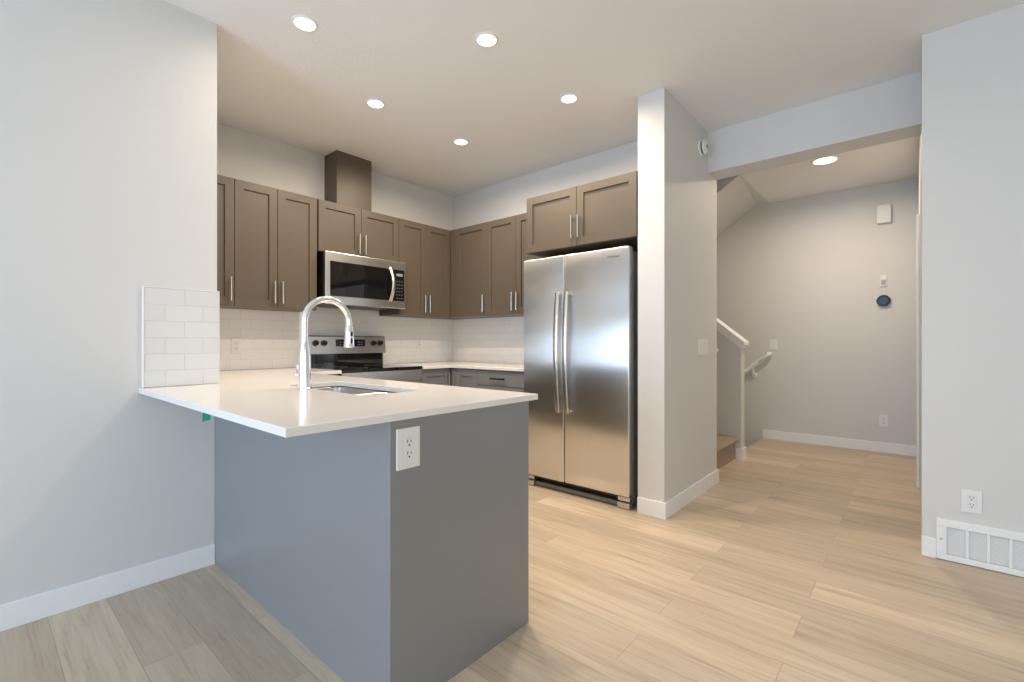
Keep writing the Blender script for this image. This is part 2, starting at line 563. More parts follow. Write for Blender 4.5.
b = BM(); box(b, (XK + 0.0095, YK - 0.009, ZC + 0.001), (-2.352, YK - 0.0005, UB - 0.001))
tag(obj('tile_backsplash', b, tile_mat('subway_tile_back', 0, 0.05, ZC, depth=0.4)), 'white subway tile backsplash between the corner and the fridge', 'backsplash')

# ------------------------------------------------------------------ cabinets
def shaker(bm, W, H, M, t=0.02, stile=0.058, rec=0.0115):
    """a door front: flat frame with a recessed centre panel"""
    a = [(0.0, 0.0), (W, 0.0), (W, H), (0.0, H)]
    c = [(stile, stile), (W - stile, stile), (W - stile, H - stile), (stile, H - stile)]
    ch = 0.0015
    e = [(ch, ch), (W - ch, ch), (W - ch, H - ch), (ch, H - ch)]
    c2 = [(stile + 0.0012, stile + 0.0012), (W - stile - 0.0012, stile + 0.0012), (W - stile - 0.0012, H - stile - 0.0012), (stile + 0.0012, H - stile - 0.0012)]
    loops = [(a, 0.0), (a, t - ch), (e, t), (c, t), (c2, t - rec)]
    R = [[bm.verts.new(M @ Vector((p[0], p[1], w))) for p in pts] for pts, w in loops]
    fs = [bm.faces.new(R[0][::-1]), bm.faces.new(R[-1])]
    for p, q in zip(R, R[1:]):
        for i in range(4):
            fs.append(bm.faces.new((p[i], p[(i + 1) % 4], q[(i + 1) % 4], q[i])))
    bmesh.ops.recalc_face_normals(bm, faces=fs)

def bar_handle(bm, M, length=0.165, vertical=True, r=0.0072, off=0.03):
    """centre of the handle at local origin, bar parallel to v (or u)"""
    h = length / 2
    ax = Vector((0, 1, 0)) if vertical else Vector((1, 0, 0))
    def P(a, w): return M @ (ax * a + Vector((0, 0, w)))
    tube(bm, [P(-h, off), P(h, off)], r, 10)
    for s_ in (-1, 1):
        tube(bm, [P(s_ * (h - 0.018), 0.0), P(s_ * (h - 0.018), off)], r * 0.85, 8)

GAP = 0.003
def front(root, face, origin, W, H, handle=None, shak=True, hm=M_NICKEL, hlen=0.165, name='door'):
    """door or drawer front whose local origin (lower left, at the carcass face) is origin"""
    Mx = frame(origin, face) @ Matrix.Translation((GAP / 2, GAP / 2, 0.0015))
    b = BM()
    W2, H2 = W - GAP, H - GAP
    if shak:
        shaker(b, W2, H2, Mx)
    else:
        box(b, (0, 0, 0), (W2, H2, 0.02), 0.002, M=Mx)
    d = obj(name, b, M_CAB, root)
    if handle:
        u, v, vert = handle
        hb = BM()
        bar_handle(hb, frame(origin, face) @ Matrix.Translation((u, v, 0.0205)), hlen, vert)
        obj('handle', hb, hm, d, True)
    return d

FX = -3.574 - 0.0215     # carcass front of the uppers on the range wall
FY = 3.183 + 0.0215      # carcass front of the uppers on the back wall
GU = 'upper kitchen cabinets'

def carcass(root, lo, hi):
    b = BM(); box(b, lo, hi, 0.001)
    return obj('body', b, M_CAB, root)

HV = 0.115               # handle centre above the door bottom
# range wall, left of the microwave
t = thing('upper_cabinet', 'single door taupe upper cabinet cut off by the end of the left wall', 'cabinet', (XK, 1.0, UB), GU)
carcass(t, (XK + 0.001, 0.84, UB), (FX, 1.1925, UT))
front(t, '+X', (FX, 0.835, UB), 0.358, UT - UB, (0.358 - 0.028, HV, True))
t = thing('upper_cabinet', 'two door taupe upper cabinet left of the microwave', 'cabinet', (XK, 1.49, UB), GU)
carcass(t, (XK + 0.001, 1.1935, UB), (FX, 1.7885, UT))
front(t, '+X', (FX, 1.193, UB), 0.29, UT - UB, (0.29 - 0.028, HV, True))
front(t, '+X', (FX, 1.483, UB), 0.30, UT - UB, (0.028, HV, True))
# over the microwave
t = thing('upper_cabinet', 'short two door taupe cabinet directly above the microwave', 'cabinet', (XK, 2.17, 1.85), GU)
carcass(t, (XK + 0.001, 1.7895, 1.850), (FX, 2.5585, UT))
front(t, '+X', (FX, 1.795, 1.850), 0.378, UT - 1.850, (0.378 - 0.028, HV - 0.01, True))
front(t, '+X', (FX, 2.173, 1.850), 0.384, UT - 1.850, (0.028, HV - 0.01, True))
# right of the microwave to the corner
t = thing('upper_cabinet', 'two door taupe upper cabinet between the microwave and the corner', 'cabinet', (XK, 2.87, UB), GU)
carcass(t, (XK + 0.001, 2.5595, UB), (FX, YK - 0.001, UT))
front(t, '+X', (FX, 2.559, UB), 0.312, UT - UB, (0.312 - 0.028, HV, True))
front(t, '+X', (FX, 2.871, UB), 0.310, UT - UB, (0.028, HV, True))
# back wall
t = thing('upper_cabinet', 'single door taupe upper cabinet on the back wall at the corner', 'cabinet', (-3.3, YK, UB), GU)
carcass(t, (FX + 0.001, FY, UB), (-3.0665, YK - 0.001, UT))
b = BM(); box(b, (-3.573, FY - 0.0215, UB), (-3.5, FY, UT), 0.001); obj('filler_strip', b, M_CAB, t)
front(t, '-Y', (-3.498, FY, UB), 0.432, UT - UB, (0.432 - 0.028, HV, True))
t = thing('upper_cabinet', 'two door taupe upper cabinet on the back wall, partly behind the fridge', 'cabinet', (-2.7, YK, UB), GU)
carcass(t, (-3.0655, FY, UB), (-2.341, YK - 0.001, UT))
front(t, '-Y', (-3.066, FY, UB), 0.363, UT - UB, (0.363 - 0.028, HV, True))
front(t, '-Y', (-2.703, FY, UB), 0.361, UT - UB, (0.028, HV, True))
# over the fridge
FCY = 2.878 + 0.0215
t = thing('upper_cabinet', 'wide two door taupe cabinet above the stainless fridge', 'cabinet', (-1.86, YK, 1.83), GU)
carcass(t, (-2.334, FCY, 1.829), (WX0 - 0.002, YK - 0.001, UT))
front(t, '-Y', (-2.333, FCY, 1.829), 0.468, UT - 1.829, (0.468 - 0.028, 0.135, True))
front(t, '-Y', (-1.865, FCY, 1.829), 0.473, UT - 1.829, (0.028, 0.135, True))

# vent duct chase
b = BM(); box(b, (XK + 0.001, 2.012, UT + 0.001), (-3.690, 2.345, CEIL - 0.001), 0.001)
tag(obj('duct_cover', b, M_CAB), 'boxed taupe vent duct cover rising from the cabinet to the ceiling', 'duct cover')

M_UPPER, M_CAB = M_CAB, M_ISL     # base units and peninsula: cabinet paint with the cooler light put into its colour
# base cabinets
BX, BY = -3.26, 2.91        # base fronts
ZB, ZT = 0.10, 0.890
t = thing('base_cabinet', 'grey base cabinet in the corner right of the stove', 'cabinet', (XK, 3.0, 0), 'base kitchen cabinets')
b = BM(); box(b, (XK + 0.001, 2.563, ZB), (BX - 0.0215, YK - 0.001, ZT - 0.001), 0.001); box(b, (XK + 0.001, 2.563, 0), (BX - 0.08, YK - 0.001, ZB)); obj('body', b, M_CAB, t)
front(t, '+X', (BX - 0.0215, 2.566, ZB), 0.335, ZT - ZB - 0.008, (0.3, 0.66, True))
t = thing('base_cabinet', 'grey base cabinet with shaker door and top drawer left of the fridge', 'cabinet', (-2.8, YK, 0), 'base kitchen cabinets')
b = BM(); box(b, (BX - 0.0205, BY + 0.0215, ZB), (-2.36, YK - 0.001, ZT - 0.001), 0.001); box(b, (BX - 0.0205, BY + 0.08, 0), (-2.36, YK - 0.001, ZB)); obj('body', b, M_CAB, t)
b = BM(); box(b, (BX + 0.001, BY, ZB), (-3.206, BY + 0.0215, ZT - 0.001), 0.001); obj('filler_strip', b, M_CAB, t)
front(t, '-Y', (-3.204, BY + 0.0215, ZB), 0.284, ZT - ZB - 0.008)
front(t, '-Y', (-2.92, BY + 0.0215, 0.752), 0.536, 0.124, (0.262, 0.064, False), shak=False, hm=M_BRONZE, hlen=0.155, name='drawer')
front(t, '-Y', (-2.92, BY + 0.0215, 0.43), 0.536, 0.318, (0.262, 0.25, False), hm=M_BRONZE, hlen=0.155, name='drawer')
front(t, '-Y', (-2.92, BY + 0.0215, 0.10), 0.536, 0.326, (0.262, 0.25, False), hm=M_BRONZE, hlen=0.155, name='drawer')

# peninsula
PX = -1.172
t = thing('kitchen_peninsula', 'grey kitchen peninsula base with flat back and end panels, holding the sink', 'cabinet', (-2.2, 1.15, 0))
b = BM(); box(b, (XL + 0.002, 0.807, 0.0), (PX - 0.0195, 0.8185, ZT - 0.001), 0.0008); obj('back_panel', b, M_CAB, t)
b = BM(); box(b, (PX - 0.019, 0.807, 0.0), (PX, 1.46, ZT - 0.001), 0.0008); obj('end_panel', b, M_CAB, t)
b = BM()
SKX0, SKX1, SKY0, SKY1 = -2.35, -1.64, 1.012, 1.298
cells(b, [-3.28, SKX0 - 0.03, SKX1 + 0.03, PX - 0.02], [YW + 0.002, SKY0 - 0.03, SKY1 + 0.03, 1.435],
      lambda x, y: not (SKX0 < x < SKX1 and SKY0 < y < SKY1), ZB, ZT - 0.001)
box(b, (-3.28, YW + 0.002, 0), (PX - 0.02, 1.37, ZB))
obj('body', b, M_CAB, t)
M_CAB = M_UPPER
for xa, w, hd in ((-1.20, 0.42, 0.392), (-1.62, 0.38, 0.028), (-2.0, 0.38, 0.352), (-2.38, 0.42, 0.028), (-2.80, 0.42, 0.392)):
    front(t, '+Y', (xa, 1.4355, ZB), w, ZT - ZB - 0.008, (hd, 0.66, True))
M_CAB = M_ISL
# base cabinet left of the stove, behind the wall end
t = thing('base_cabinet', 'grey base cabinet left of the stove under the range side counter', 'cabinet', (XK, 1.6, 0), 'base kitchen cabinets')
b = BM(); box(b, (XK + 0.001, YW + 0.002, ZB), (BX - 0.0215, 1.797, ZT - 0.001), 0.001); box(b, (XK + 0.001, YW + 0.002, 0), (BX - 0.08, 1.797, ZB)); obj('body', b, M_CAB, t)
front(t, '+X', (BX - 0.0215, 1.47, ZB), 0.325, ZT - ZB - 0.008, (0.297, 0.66, True))

# countertops
CX1, CY0, CY1 = -1.165, 0.501, 1.514
CFX = -3.225
b = BM()
cells(b, [XK + 0.0095, CFX, XL + 0.0005, SKX0, SKX1, CX1], [CY0, YW + 0.0095, SKY0, SKY1, CY1, 1.798],
      lambda x, y: not (x < XL and y < YW) and not (x > CFX and y > CY1) and not (SKX0 < x < SKX1 and SKY0 < y < SKY1), ZT, ZC)
vert = [e for e in b.edges if abs(e.verts[0].co.z - e.verts[1].co.z) > 0.01 and
        any(abs(e.verts[0].co.x - X) < 1e-4 for X in (SKX0, SKX1)) and any(abs(e.verts[0].co.y - Y) < 1e-4 for Y in (SKY0, SKY1))]
bmesh.ops.bevel(b, geom=vert, offset=0.05, segments=6, affect='EDGES', profile=0.5)
ct_ = obj('countertop', b, M_QUARTZ)
md = ct_.modifiers.new('edge', 'BEVEL'); md.width = 0.0025; md.segments = 2; md.limit_method = 'ANGLE'
tag(ct_, 'white quartz countertop of the peninsula with the sink cut into it', 'countertop')
b = BM()
cells(b, [XK + 0.0095, CFX, -2.354], [2.562, 2.885, YK - 0.0095], lambda x, y: not (x > CFX and y < 2.885), ZT, ZC)
ct2 = obj('countertop', b, M_QUARTZ)
md = ct2.modifiers.new('edge', 'BEVEL'); md.width = 0.0025; md.segments = 2; md.limit_method = 'ANGLE'
tag(ct2, 'white quartz countertop in the back corner between stove and fridge', 'countertop')

# ------------------------------------------------------------------ sink
t = thing('double_bowl_sink', 'stainless undermount double bowl sink in the peninsula countertop', 'sink', ((SKX0 + SKX1) / 2, (SKY0 + SKY1) / 2, 0.70))
def rrect(x0, x1, y0, y1, r, k=6):
    pts = []
    for cx, cy, a0 in ((x1 - r, y1 - r, 0), (x0 + r, y1 - r, 90), (x0 + r, y0 + r, 180), (x1 - r, y0 + r, 270)):
        for i in range(k + 1):
            a = math.radians(a0 + 90 * i / k)
            pts.append((cx + r * math.cos(a), cy + r * math.sin(a)))
    return pts
def bowl(bm, x0, x1, y0, y1, ztop_, zbot, r=0.045):
    lv = [(-0.006, ztop_), (0.0, ztop_), (0.004, ztop_ - 0.004), (0.012, zbot + 0.03), (0.02, zbot + 0.01), (0.04, zbot)]
    rings = []
    for ins, z in lv:
        rings.append([bm.verts.new((x, y, z)) for x, y in rrect(x0 + ins, x1 - ins, y0 + ins, y1 - ins, max(0.012, r))])
    n = len(rings[0])
    for a, c in zip(rings, rings[1:]):
        for i in range(n):
            bm.faces.new((a[i], a[(i + 1) % n], c[(i + 1) % n], c[i]))
    bm.faces.new(rings[-1])
    # outer skin
    out = [[bm.verts.new((x, y, z)) for x, y in rrect(x0 - 0.006, x1 + 0.006, y0 - 0.006, y1 + 0.006, r)] for z in (ztop_, zbot - 0.004)]
    for i in range(n):
        bm.faces.new((out[0][i], out[1][i], out[1][(i + 1) % n], out[0][(i + 1) % n]))
    bm.faces.new(out[1][::-1])
XD = -1.93
for nm, xa, xb in (('bowl', SKX0 - 0.004, XD - 0.012), ('bowl', XD + 0.012, SKX1 + 0.004)):
    b = BM(); bowl(b, xa, xb, SKY0 - 0.004, SKY1 + 0.004, ZT - 0.003, 0.69)
    bw = obj(nm, b, M_STEEL2, t, True)
    d = BM(); lathe(d, [(0, 0.002), (0.02, 0.002), (0.036, 0.004), (0.044, 0.002), (0.046, 0.0)], Matrix.Translation(((xa + xb) / 2, (SKY0 + SKY1) / 2, 0.691)), 24)
    obj('drain', d, M_CHROME, bw, True)
b = BM(); box(b, (XD - 0.0055, SKY0 + 0.03, ZT - 0.03), (XD + 0.0055, SKY1 - 0.03, ZT - 0.004), 0.002); obj('divider', b, M_STEEL2, t)

# ------------------------------------------------------------------ faucet
FXx, FYy = -2.055, 0.968
t = thing('kitchen_faucet', 'tall chrome gooseneck pull-down faucet standing on the peninsula counter', 'faucet', (FXx, FYy, ZC + 0.0005))
Mf = Matrix.Translation((FXx, FYy, ZC + 0.0005))
b = BM(); lathe(b, [(0, 0), (0.030, 0), (0.030, 0.006), (0.0265, 0.010), (0.0262, 0.13), (0.0245, 0.16), (0.0175, 0.205), (0.0165, 0.215), (0, 0.215)], Mf, 28)
obj('body', b, M_CHROME, t, True)
R_ = 0.107
zs = ZC + 0.425 - R_ - 0.016
pts = [(FXx, FYy, ZC + 0.214), (FXx, FYy, ZC + 0.25), (FXx, FYy, zs)]
AD = Vector((0.02, 1.0, 0)).normalized()
for i in range(1, 19):
    a = math.pi * i / 18
    off = R_ * (1 - math.cos(a))
    pts.append((FXx + AD.x * off, FYy + AD.y * off, zs + R_ * math.sin(a)))
end = Vector(pts[-1])
pts.append((end.x, end.y, end.z - 0.012))
b = BM(); tube(b, pts, 0.0155, 18, Vector((1, 0, 0)))
obj('spout', b, M_CHROME, t, True)
b = BM(); lathe(b, [(0, 0), (0.0185, 0), (0.0215, -0.006), (0.0205, -0.05), (0.0240, -0.100), (0.0225, -0.107), (0, -0.107)], Matrix.Translation((end.x, end.y, end.z - 0.010)), 24)
hd = obj('spray_head', b, M_CHROME, t, True)
b = BM()
Mh = frame((end.x + 0.0205, end.y, end.z - 0.098), '+X')
box(b, (-0.006, 0, -0.003), (0.006, 0.026, 0.004), 0.002, M=Mh); box(b, (-0.006, 0.034, -0.003), (0.006, 0.056, 0.004), 0.002, M=Mh)
obj('spray_button', b, M_BLACK, hd)
b = BM()
hz = ZC + 0.072
tube(b, [(FXx - 0.02, FYy - 0.004, hz), (FXx - 0.046, FYy - 0.010, hz)], 0.0145, 16)
tube(b, [(FXx - 0.038, FYy - 0.008, hz + 0.010), (FXx - 0.046, FYy - 0.010, hz + 0.024), (FXx - 0.056, FYy - 0.012, hz + 0.034)], [0.0055, 0.005, 0.0045], 10)
obj('lever_handle', b, M_CHROME, t, True)

# ------------------------------------------------------------------ stove
RY0, RY1 = 1.801, 2.559
RX = -3.235
t = thing('kitchen_stove', 'freestanding stainless stove with black glass cooktop and rear control panel', 'stove', (-3.55, 2.18, 0))
b = BM(); box(b, (XK + 0.012, RY0, 0.03), (RX - 0.025, RY1, 0.893), 0.002)
for xa in (XK + 0.05, RX - 0.12):
    for ya in (RY0 + 0.03, RY1 - 0.06):
        box(b, (xa, ya, 0.0), (xa + 0.03, ya + 0.03, 0.03))
obj('body', b, M_DGREY, t)
b = BM(); box(b, (XK + 0.06, RY0, 0.8935), (RX, RY1, 0.919), 0.003)
ck = obj('cooktop', b, M_BGLASS, t)
for cx, cy, r in ((-3.40, 2.0, 0.105), (-3.40, 2.37, 0.09), (-3.66, 2.0, 0.08), (-3.66, 2.37, 0.105)):
    b = BM(); lathe(b, [(r, 0), (r, 0.0004), (r - 0.003, 0.0004), (r - 0.003, 0)], Matrix.Translation((cx, cy, 0.9191)), 40)
    obj('burner_mark', b, M_MGREY, ck)
b = BM(); box(b, (RX - 0.024, RY0 + 0.002, 0.80), (RX + 0.002, RY1 - 0.002, 0.892), 0.003); obj('front_rail', b, M_STEEL3, t)
b = BM(); box(b, (RX - 0.024, RY0 + 0.002, 0.235), (RX + 0.012, RY1 - 0.002, 0.797), 0.005)
od = obj('oven_door', b, M_STEEL3, t)
b = BM(); box(b, (RX + 0.0122, RY0 + 0.09, 0.34), (RX + 0.0145, RY1 - 0.09, 0.68), 0.001); obj('window_glass', b, M_BGLASS, od)
b = BM()
hz = 0.755
tube(b, [(RX + 0.06, RY0 + 0.04, hz), (RX + 0.06, RY1 - 0.04, hz)], 0.012, 14)
for ya in (RY0 + 0.07, RY1 - 0.07):
    tube(b, [(RX + 0.012, ya, hz), (RX + 0.06, ya, hz)], 0.009, 10)
obj('handle', b, M_STEEL3, od, True)
b = BM(); box(b, (RX - 0.024, RY0 + 0.002, 0.05), (RX + 0.008, RY1 - 0.002, 0.230), 0.005); obj('drawer', b, M_STEEL3, t)
b = BM(); box(b, (XK + 0.012, RY0 + 0.004, 0.8936), (XK + 0.075, RY1 - 0.004, 1.026), 0.002); obj('backguard', b, M_BGLASS, t)
b = BM()
prism(b, [(XK + 0.012, 1.026), (XK + 0.112, 1.026), (XK + 0.098, 1.172), (XK + 0.085, 1.182), (XK + 0.012, 1.182)], 1, RY0, RY1)
cp = obj('control_panel', b, M_STEEL3, t)
PZ = lambda z: XK + 0.112 - 0.014 * (z - 1.026) / 0.146
b = BM(); box(b, (PZ(1.12) - 0.002, 2.062, 1.088), (PZ(1.12) + 0.004, 2.345, 1.150), 0.002); dsp = obj('display', b, M_BGLASS, cp)
for ya, za, w, h_ in ((2.095, 1.10, 0.018, 0.008), (2.125, 1.10, 0.018, 0.008), (2.095, 1.122, 0.018, 0.008), (2.125, 1.122, 0.018, 0.008), (2.17, 1.112, 0.06, 0.018),
                      (2.27, 1.10, 0.018, 0.008), (2.30, 1.10, 0.018, 0.008), (2.27, 1.122, 0.018, 0.008), (2.30, 1.122, 0.018, 0.008)):
    b = BM(); box(b, (PZ(1.12) + 0.0042, ya, za), (PZ(1.12) + 0.0047, ya + w, za + h_)); obj('button', b, M_MGREY, cp)
for ky in (1.880, 1.955, 2.432, 2.502):
    b = BM()
    Mk = frame((PZ(1.12), ky, 1.118), '+X') @ Matrix.Rotation(-0.09, 4, 'X')
    lathe(b, [(0, 0.03), (0.017, 0.03), (0.020, 0.026), (0.0225, 0.004), (0.026, 0.003), (0.026, 0.0), (0, 0.0)], Mk, 24)
    box(b, (-0.004, -0.017, 0.029), (0.004, 0.017, 0.036), 0.001, M=Mk)
    obj('knob', b, M_BLACK, cp, True)

# ------------------------------------------------------------------ microwave
MX, MZ0, MZ1 = -3.50, 1.427, 1.844
t = thing('microwave', 'stainless over the range microwave with black window and curved handle', 'microwave', (XK, 2.18, MZ0))
b = BM(); box(b, (XK + 0.012, 1.814, MZ0 + 0.01), (MX - 0.028, 2.5575, MZ1), 0.002); obj('body', b, M_BLACK, t)
b = BM(); box(b, (MX - 0.027, 1.814, MZ0), (MX, 2.576, MZ1 + 0.001), 0.004); fr = obj('front_frame', b, M_STEEL3, t)
b = BM(); box(b, (MX + 0.0002, 1.854, 1.494), (MX + 0.003, 2.438, 1.772), 0.001); obj('window_glass', b, M_BGLASS, fr)
b = BM(); box(b, (MX + 0.0002, 2.441, 1.494), (MX + 0.003, 2.560, 1.772), 0.001); cpn = obj('control_panel', b, M_BGLASS, fr)
for r in range(6):
    for c in range(3):
        b = BM(); box(b, (MX + 0.0031, 2.475 + c * 0.026, 1.515 + r * 0.03), (MX + 0.0036, 2.487 + c * 0.026, 1.521 + r * 0.03)); obj('key', b, M_MGREY, cpn)
b = BM(); box(b, (MX + 0.0031, 2.475, 1.715), (MX + 0.0036, 2.541, 1.738)); obj('display', b, M_DIGIT, cpn)
b = BM()
pts = []
for i in range(13):
    a = i / 12
    pts.append((MX + 0.004 + 0.052 * math.sin(math.pi * a), 2.412, 1.488 + 0.292 * a))
tube(b, pts, 0.0165, 12, Vector((0, 1, 0)), 0.55)
obj('handle', b, M_NICKEL, fr, True)
b = BM()
for i in range(9):
    box(b, (MX - 0.0005, 2.15 + i * 0.022, 1.806), (MX + 0.0006, 2.165 + i * 0.022, 1.809))
obj('vent_slots', b, M_SLOT, fr)
b = BM(); box(b, (XK + 0.03, 1.83, MZ0 + 0.002), (MX - 0.05, 2.53, MZ0 + 0.0098)); obj('grease_filter', b, M_DGREY, t)

# ------------------------------------------------------------------ fridge
RFX0, RFX1, RFY = -2.345, -1.437, 2.855
t = thing('refrigerator', 'stainless side by side refrigerator beside the white wing wall', 'refrigerator', (-1.9, 3.15, 0))
b = BM(); box(b, (RFX0 + 0.006, RFY + 0.07, 0.0305), (RFX1 - 0.004, YK - 0.02, 1.745), 0.004); obj('body', b, M_MGREY, t)
SE = -1.957
DB, DT = 0.088, 1.770
for xa, xb, s_ in ((RFX0, SE - 0.004, 1), (SE + 0.004, RFX1, -1)):
    b = BM(); box(b, (xa, RFY, DB), (xb, RFY + 0.06, DT), 0.009, 3)
    d = obj('door', b, M_STEEL, t, True)
    hx = (xb - 0.036) if s_ == 1 else (xa + 0.036)
    hb = BM()
    pts = []
    for i in range(17):
        a = i / 16
        pts.append((hx, RFY - 0.030 - 0.026 * (1 - (2 * a - 1) ** 2), 0.610 + 0.88 * a))
    tube(hb, pts, 0.020, 14, Vector((1, 0, 0)), 0.5)
    for za in (0.615, 1.485):
        box(hb, (hx - 0.012, RFY - 0.025, za - 0.012), (hx + 0.012, RFY - 0.0005, za + 0.012), 0.004)
    obj('handle', hb, M_NICKEL, d, True)
    gb = BM(); box(gb, (xa + 0.01, RFY + 0.0605, DB + 0.01), (xb - 0.01, RFY + 0.0695, DT - 0.01)); obj('door_gasket', gb, M_DGREY, d)
# hinge covers, badge, toe grille and foot covers
b = BM(); box(b, (RFX0 + 0.03, RFY + 0.075, 1.7455), (RFX0 + 0.10, RFY + 0.2, 1.772), 0.004); obj('hinge_cover', b, M_DGREY, t)
b = BM(); box(b, (RFX1 - 0.10, RFY + 0.075, 1.7455), (RFX1 - 0.03, RFY + 0.2, 1.772), 0.004); obj('hinge_cover', b, M_DGREY, t)
b = BM(); box(b, (RFX0 + 0.095, RFY + 0.062, 0.012), (RFX1 - 0.095, RFY + 0.069, 0.078), 0.002)
for i in range(3):
    box(b, (RFX0 + 0.10, RFY + 0.050, 0.014 + i * 0.013), (RFX1 - 0.10, RFY + 0.062, 0.021 + i * 0.013), 0.001)
obj('toe_grille', b, M_BLACK, t)
b = BM(); box(b, (RFX0 + 0.096, RFY + 0.036, 0.008), (RFX1 - 0.096, RFY + 0.0495, 0.038), 0.003); obj('toe_rail', b, M_MGREY, t)
for xa in (RFX0 + 0.004, RFX1 - 0.094):
    b = BM(); box(b, (xa, RFY + 0.012, 0.004), (xa + 0.09, RFY + 0.069, 0.045), 0.004); box(b, (xa, RFY + 0.02, 0.052), (xa + 0.09, RFY + 0.069, 0.082), 0.004)
    fc = obj('foot_cover', b, M_STEEL2, t)
    b = BM(); box(b, (xa + 0.01, RFY + 0.03, 0.0), (xa + 0.08, RFY + 0.065, 0.0039)); obj('foot_pad', b, M_BLACK, fc)
def text_mesh(name, body, size, M, m, parent, extrude=0.0005):
    cu = bpy.data.curves.new(name + '_text', 'FONT')
    cu.body = body; cu.size = size; cu.extrude = extrude; cu.align_x = 'CENTER'; cu.align_y = 'CENTER'
    tmp = bpy.data.objects.new('tmp_text', cu)
    COL.objects.link(tmp)
    dg = bpy.context.evaluated_depsgraph_get()
    me = bpy.data.meshes.new_from_object(tmp.evaluated_get(dg))
    bpy.data.objects.remove(tmp)
    b = BM(); b.from_mesh(me)
    for v in b.verts:
        v.co = M @ v.co
    return obj(name, b, m, parent)
bd = text_mesh('badge', 'Whirlpool', 0.022, frame((-1.553, RFY - 0.0006, 1.708), '-Y'), M_DGREY, t)

# ------------------------------------------------------------------ outlets, switches, wall devices
def outlet(name, label, face, c, w=0.074, h=0.118, group='wall outlets'):
    t = thing(name, label, 'outlet', c, group)
    Mx = frame(c, face)
    b = BM(); box(b, (-w / 2, -h / 2, 0.0003), (w / 2, h / 2, 0.006), 0.002, M=Mx); obj('plate', b, M_PLATE, t)
    b = BM(); box(b, (-0.0165, -0.033, 0.0062), (0.0165, 0.033, 0.0085), 0.0015, M=Mx); rc = obj('receptacle', b, M_PLATE, t)
    b = BM()
    for dv in (0.018, -0.018):
        box(b, (-0.0075, dv - 0.0, 0.0086), (-0.0050, dv + 0.0085, 0.0092), M=Mx)
        box(b, (0.0050, dv - 0.0, 0.0086), (0.0075, dv + 0.0075, 0.0092), M=Mx)
        box(b, (-0.0025, dv - 0.0105, 0.0086), (0.0025, dv - 0.0055, 0.0092), M=Mx)
    obj('socket_slots', b, M_SLOT, rc)
    return t

def switch(name, label, face, c, n=1, group='light switches'):
    t = thing(name, label, 'switch', c, group)
    Mx = frame(c, face)
    w = 0.074 + 0.046 * (n - 1)
    b = BM(); box(b, (-w / 2, -0.06, 0.0003), (w / 2, 0.06, 0.006), 0.002, M=Mx); obj('plate', b, M_PLATE, t)
    for i in range(n):
        u = (i - (n - 1) / 2) * 0.046
        b = BM()
        vs = box(b, (u - 0.0165, -0.033, 0.0062), (u + 0.0165, 0.033, 0.0095), 0.001, M=Mx @ Matrix.Rotation(0.05, 4, 'X'))
        obj('rocker', b, M_PLATE, t)
    return t

outlet('power_outlet', 'white outlet plate on the dark end panel of the peninsula', '+X', (PX, 0.870, 0.802), 0.086, 0.124)
outlet('power_outlet', 'white outlet above the floor grille on the right wall', '-Y', (0.218, YR, 0.323), 0.076, 0.116)
outlet('power_outlet', 'white outlet low on the hall back wall under the thermostat', '-Y', (-0.238, YH, 0.324))
outlet('power_outlet', 'white outlet in the tile left of the stove and faucet', '+X', (XK + 0.009, 1.31, 1.10))
outlet('power_outlet', 'white outlet in the tile right of the stove near the corner', '+X', (XK + 0.009, 3.03, 1.12))
switch('light_switch', 'wide white switch plate on the side of the wing wall by the stairs', '+X', (WX1, 3.595, 1.09), 4)
switch('light_switch', 'white switch plate on the hall back wall at the top of the stairs', '-Y', (-1.235, YH, 1.10))

t = thing('smoke_detector', 'round white smoke detector high on the wing wall beside the beam', 'smoke detector', (WX1, 3.548, 2.572))
Md = frame((WX1, 3.548, 2.572), '+X')
b = BM(); lathe(b, [(0, 0.0005), (0.060, 0.0005), (0.060, 0.012), (0.056, 0.016), (0, 0.016)], Md, 36); obj('base', b, M_PLATE, t, True)
b = BM(); lathe(b, [(0.043, 0.0162), (0.045, 0.024), (0.043, 0.024)], Md, 36); obj('vent_ring', b, M_SLOT, t, True)
b = BM(); lathe(b, [(0.047, 0.024), (0.053, 0.028), (0.050, 0.040), (0.034, 0.045), (0, 0.047)], Md, 36); cv = obj('cover', b, M_PLATE, t, True)
b = BM(); lathe(b, [(0.012, 0.0468), (0.011, 0.050), (0, 0.050)], Md, 20); obj('test_button', b, M_MGREY, cv, True)

c = (-0.238, YH, 1.548)
t = thing('thermostat', 'round black thermostat with blue screen on the hall back wall', 'thermostat', c)
Mx = frame(c, '-Y')
b = BM(); box(b, (-0.066, -0.05, 0.0003), (0.05, 0.05, 0.005), 0.003, M=Mx); obj('wall_plate', b, M_PLATE, t)
b = BM(); lathe(b, [(0, 0.0055), (0.054, 0.0055), (0.058, 0.010), (0.058, 0.026), (0.053, 0.031), (0.044, 0.0315), (0, 0.0312)], Mx, 36); tr = obj('dial', b, M_BLACK, t, True)
b = BM(); lathe(b, [(0.036, 0.0317), (0.035, 0.0325), (0, 0.0325)], Mx, 36); obj('screen', b, M_SCREEN, tr)

c = (-0.238, YH, 1.75)
t = thing('wall_sensor', 'small white sensor on the hall wall just above the thermostat', 'sensor', c)
Mx = frame(c, '-Y')
b = BM(); box(b, (-0.026, -0.055, 0.0003), (0.026, 0.055, 0.014), 0.004, M=Mx); sb = obj('case', b, M_PLATE, t)
b = BM(); box(b, (-0.017, -0.036, 0.0143), (0.017, 0.012, 0.018), 0.003, M=Mx); obj('lens', b, mat('grey_beige_lens', (0.45, 0.40, 0.34), 0.3), t)

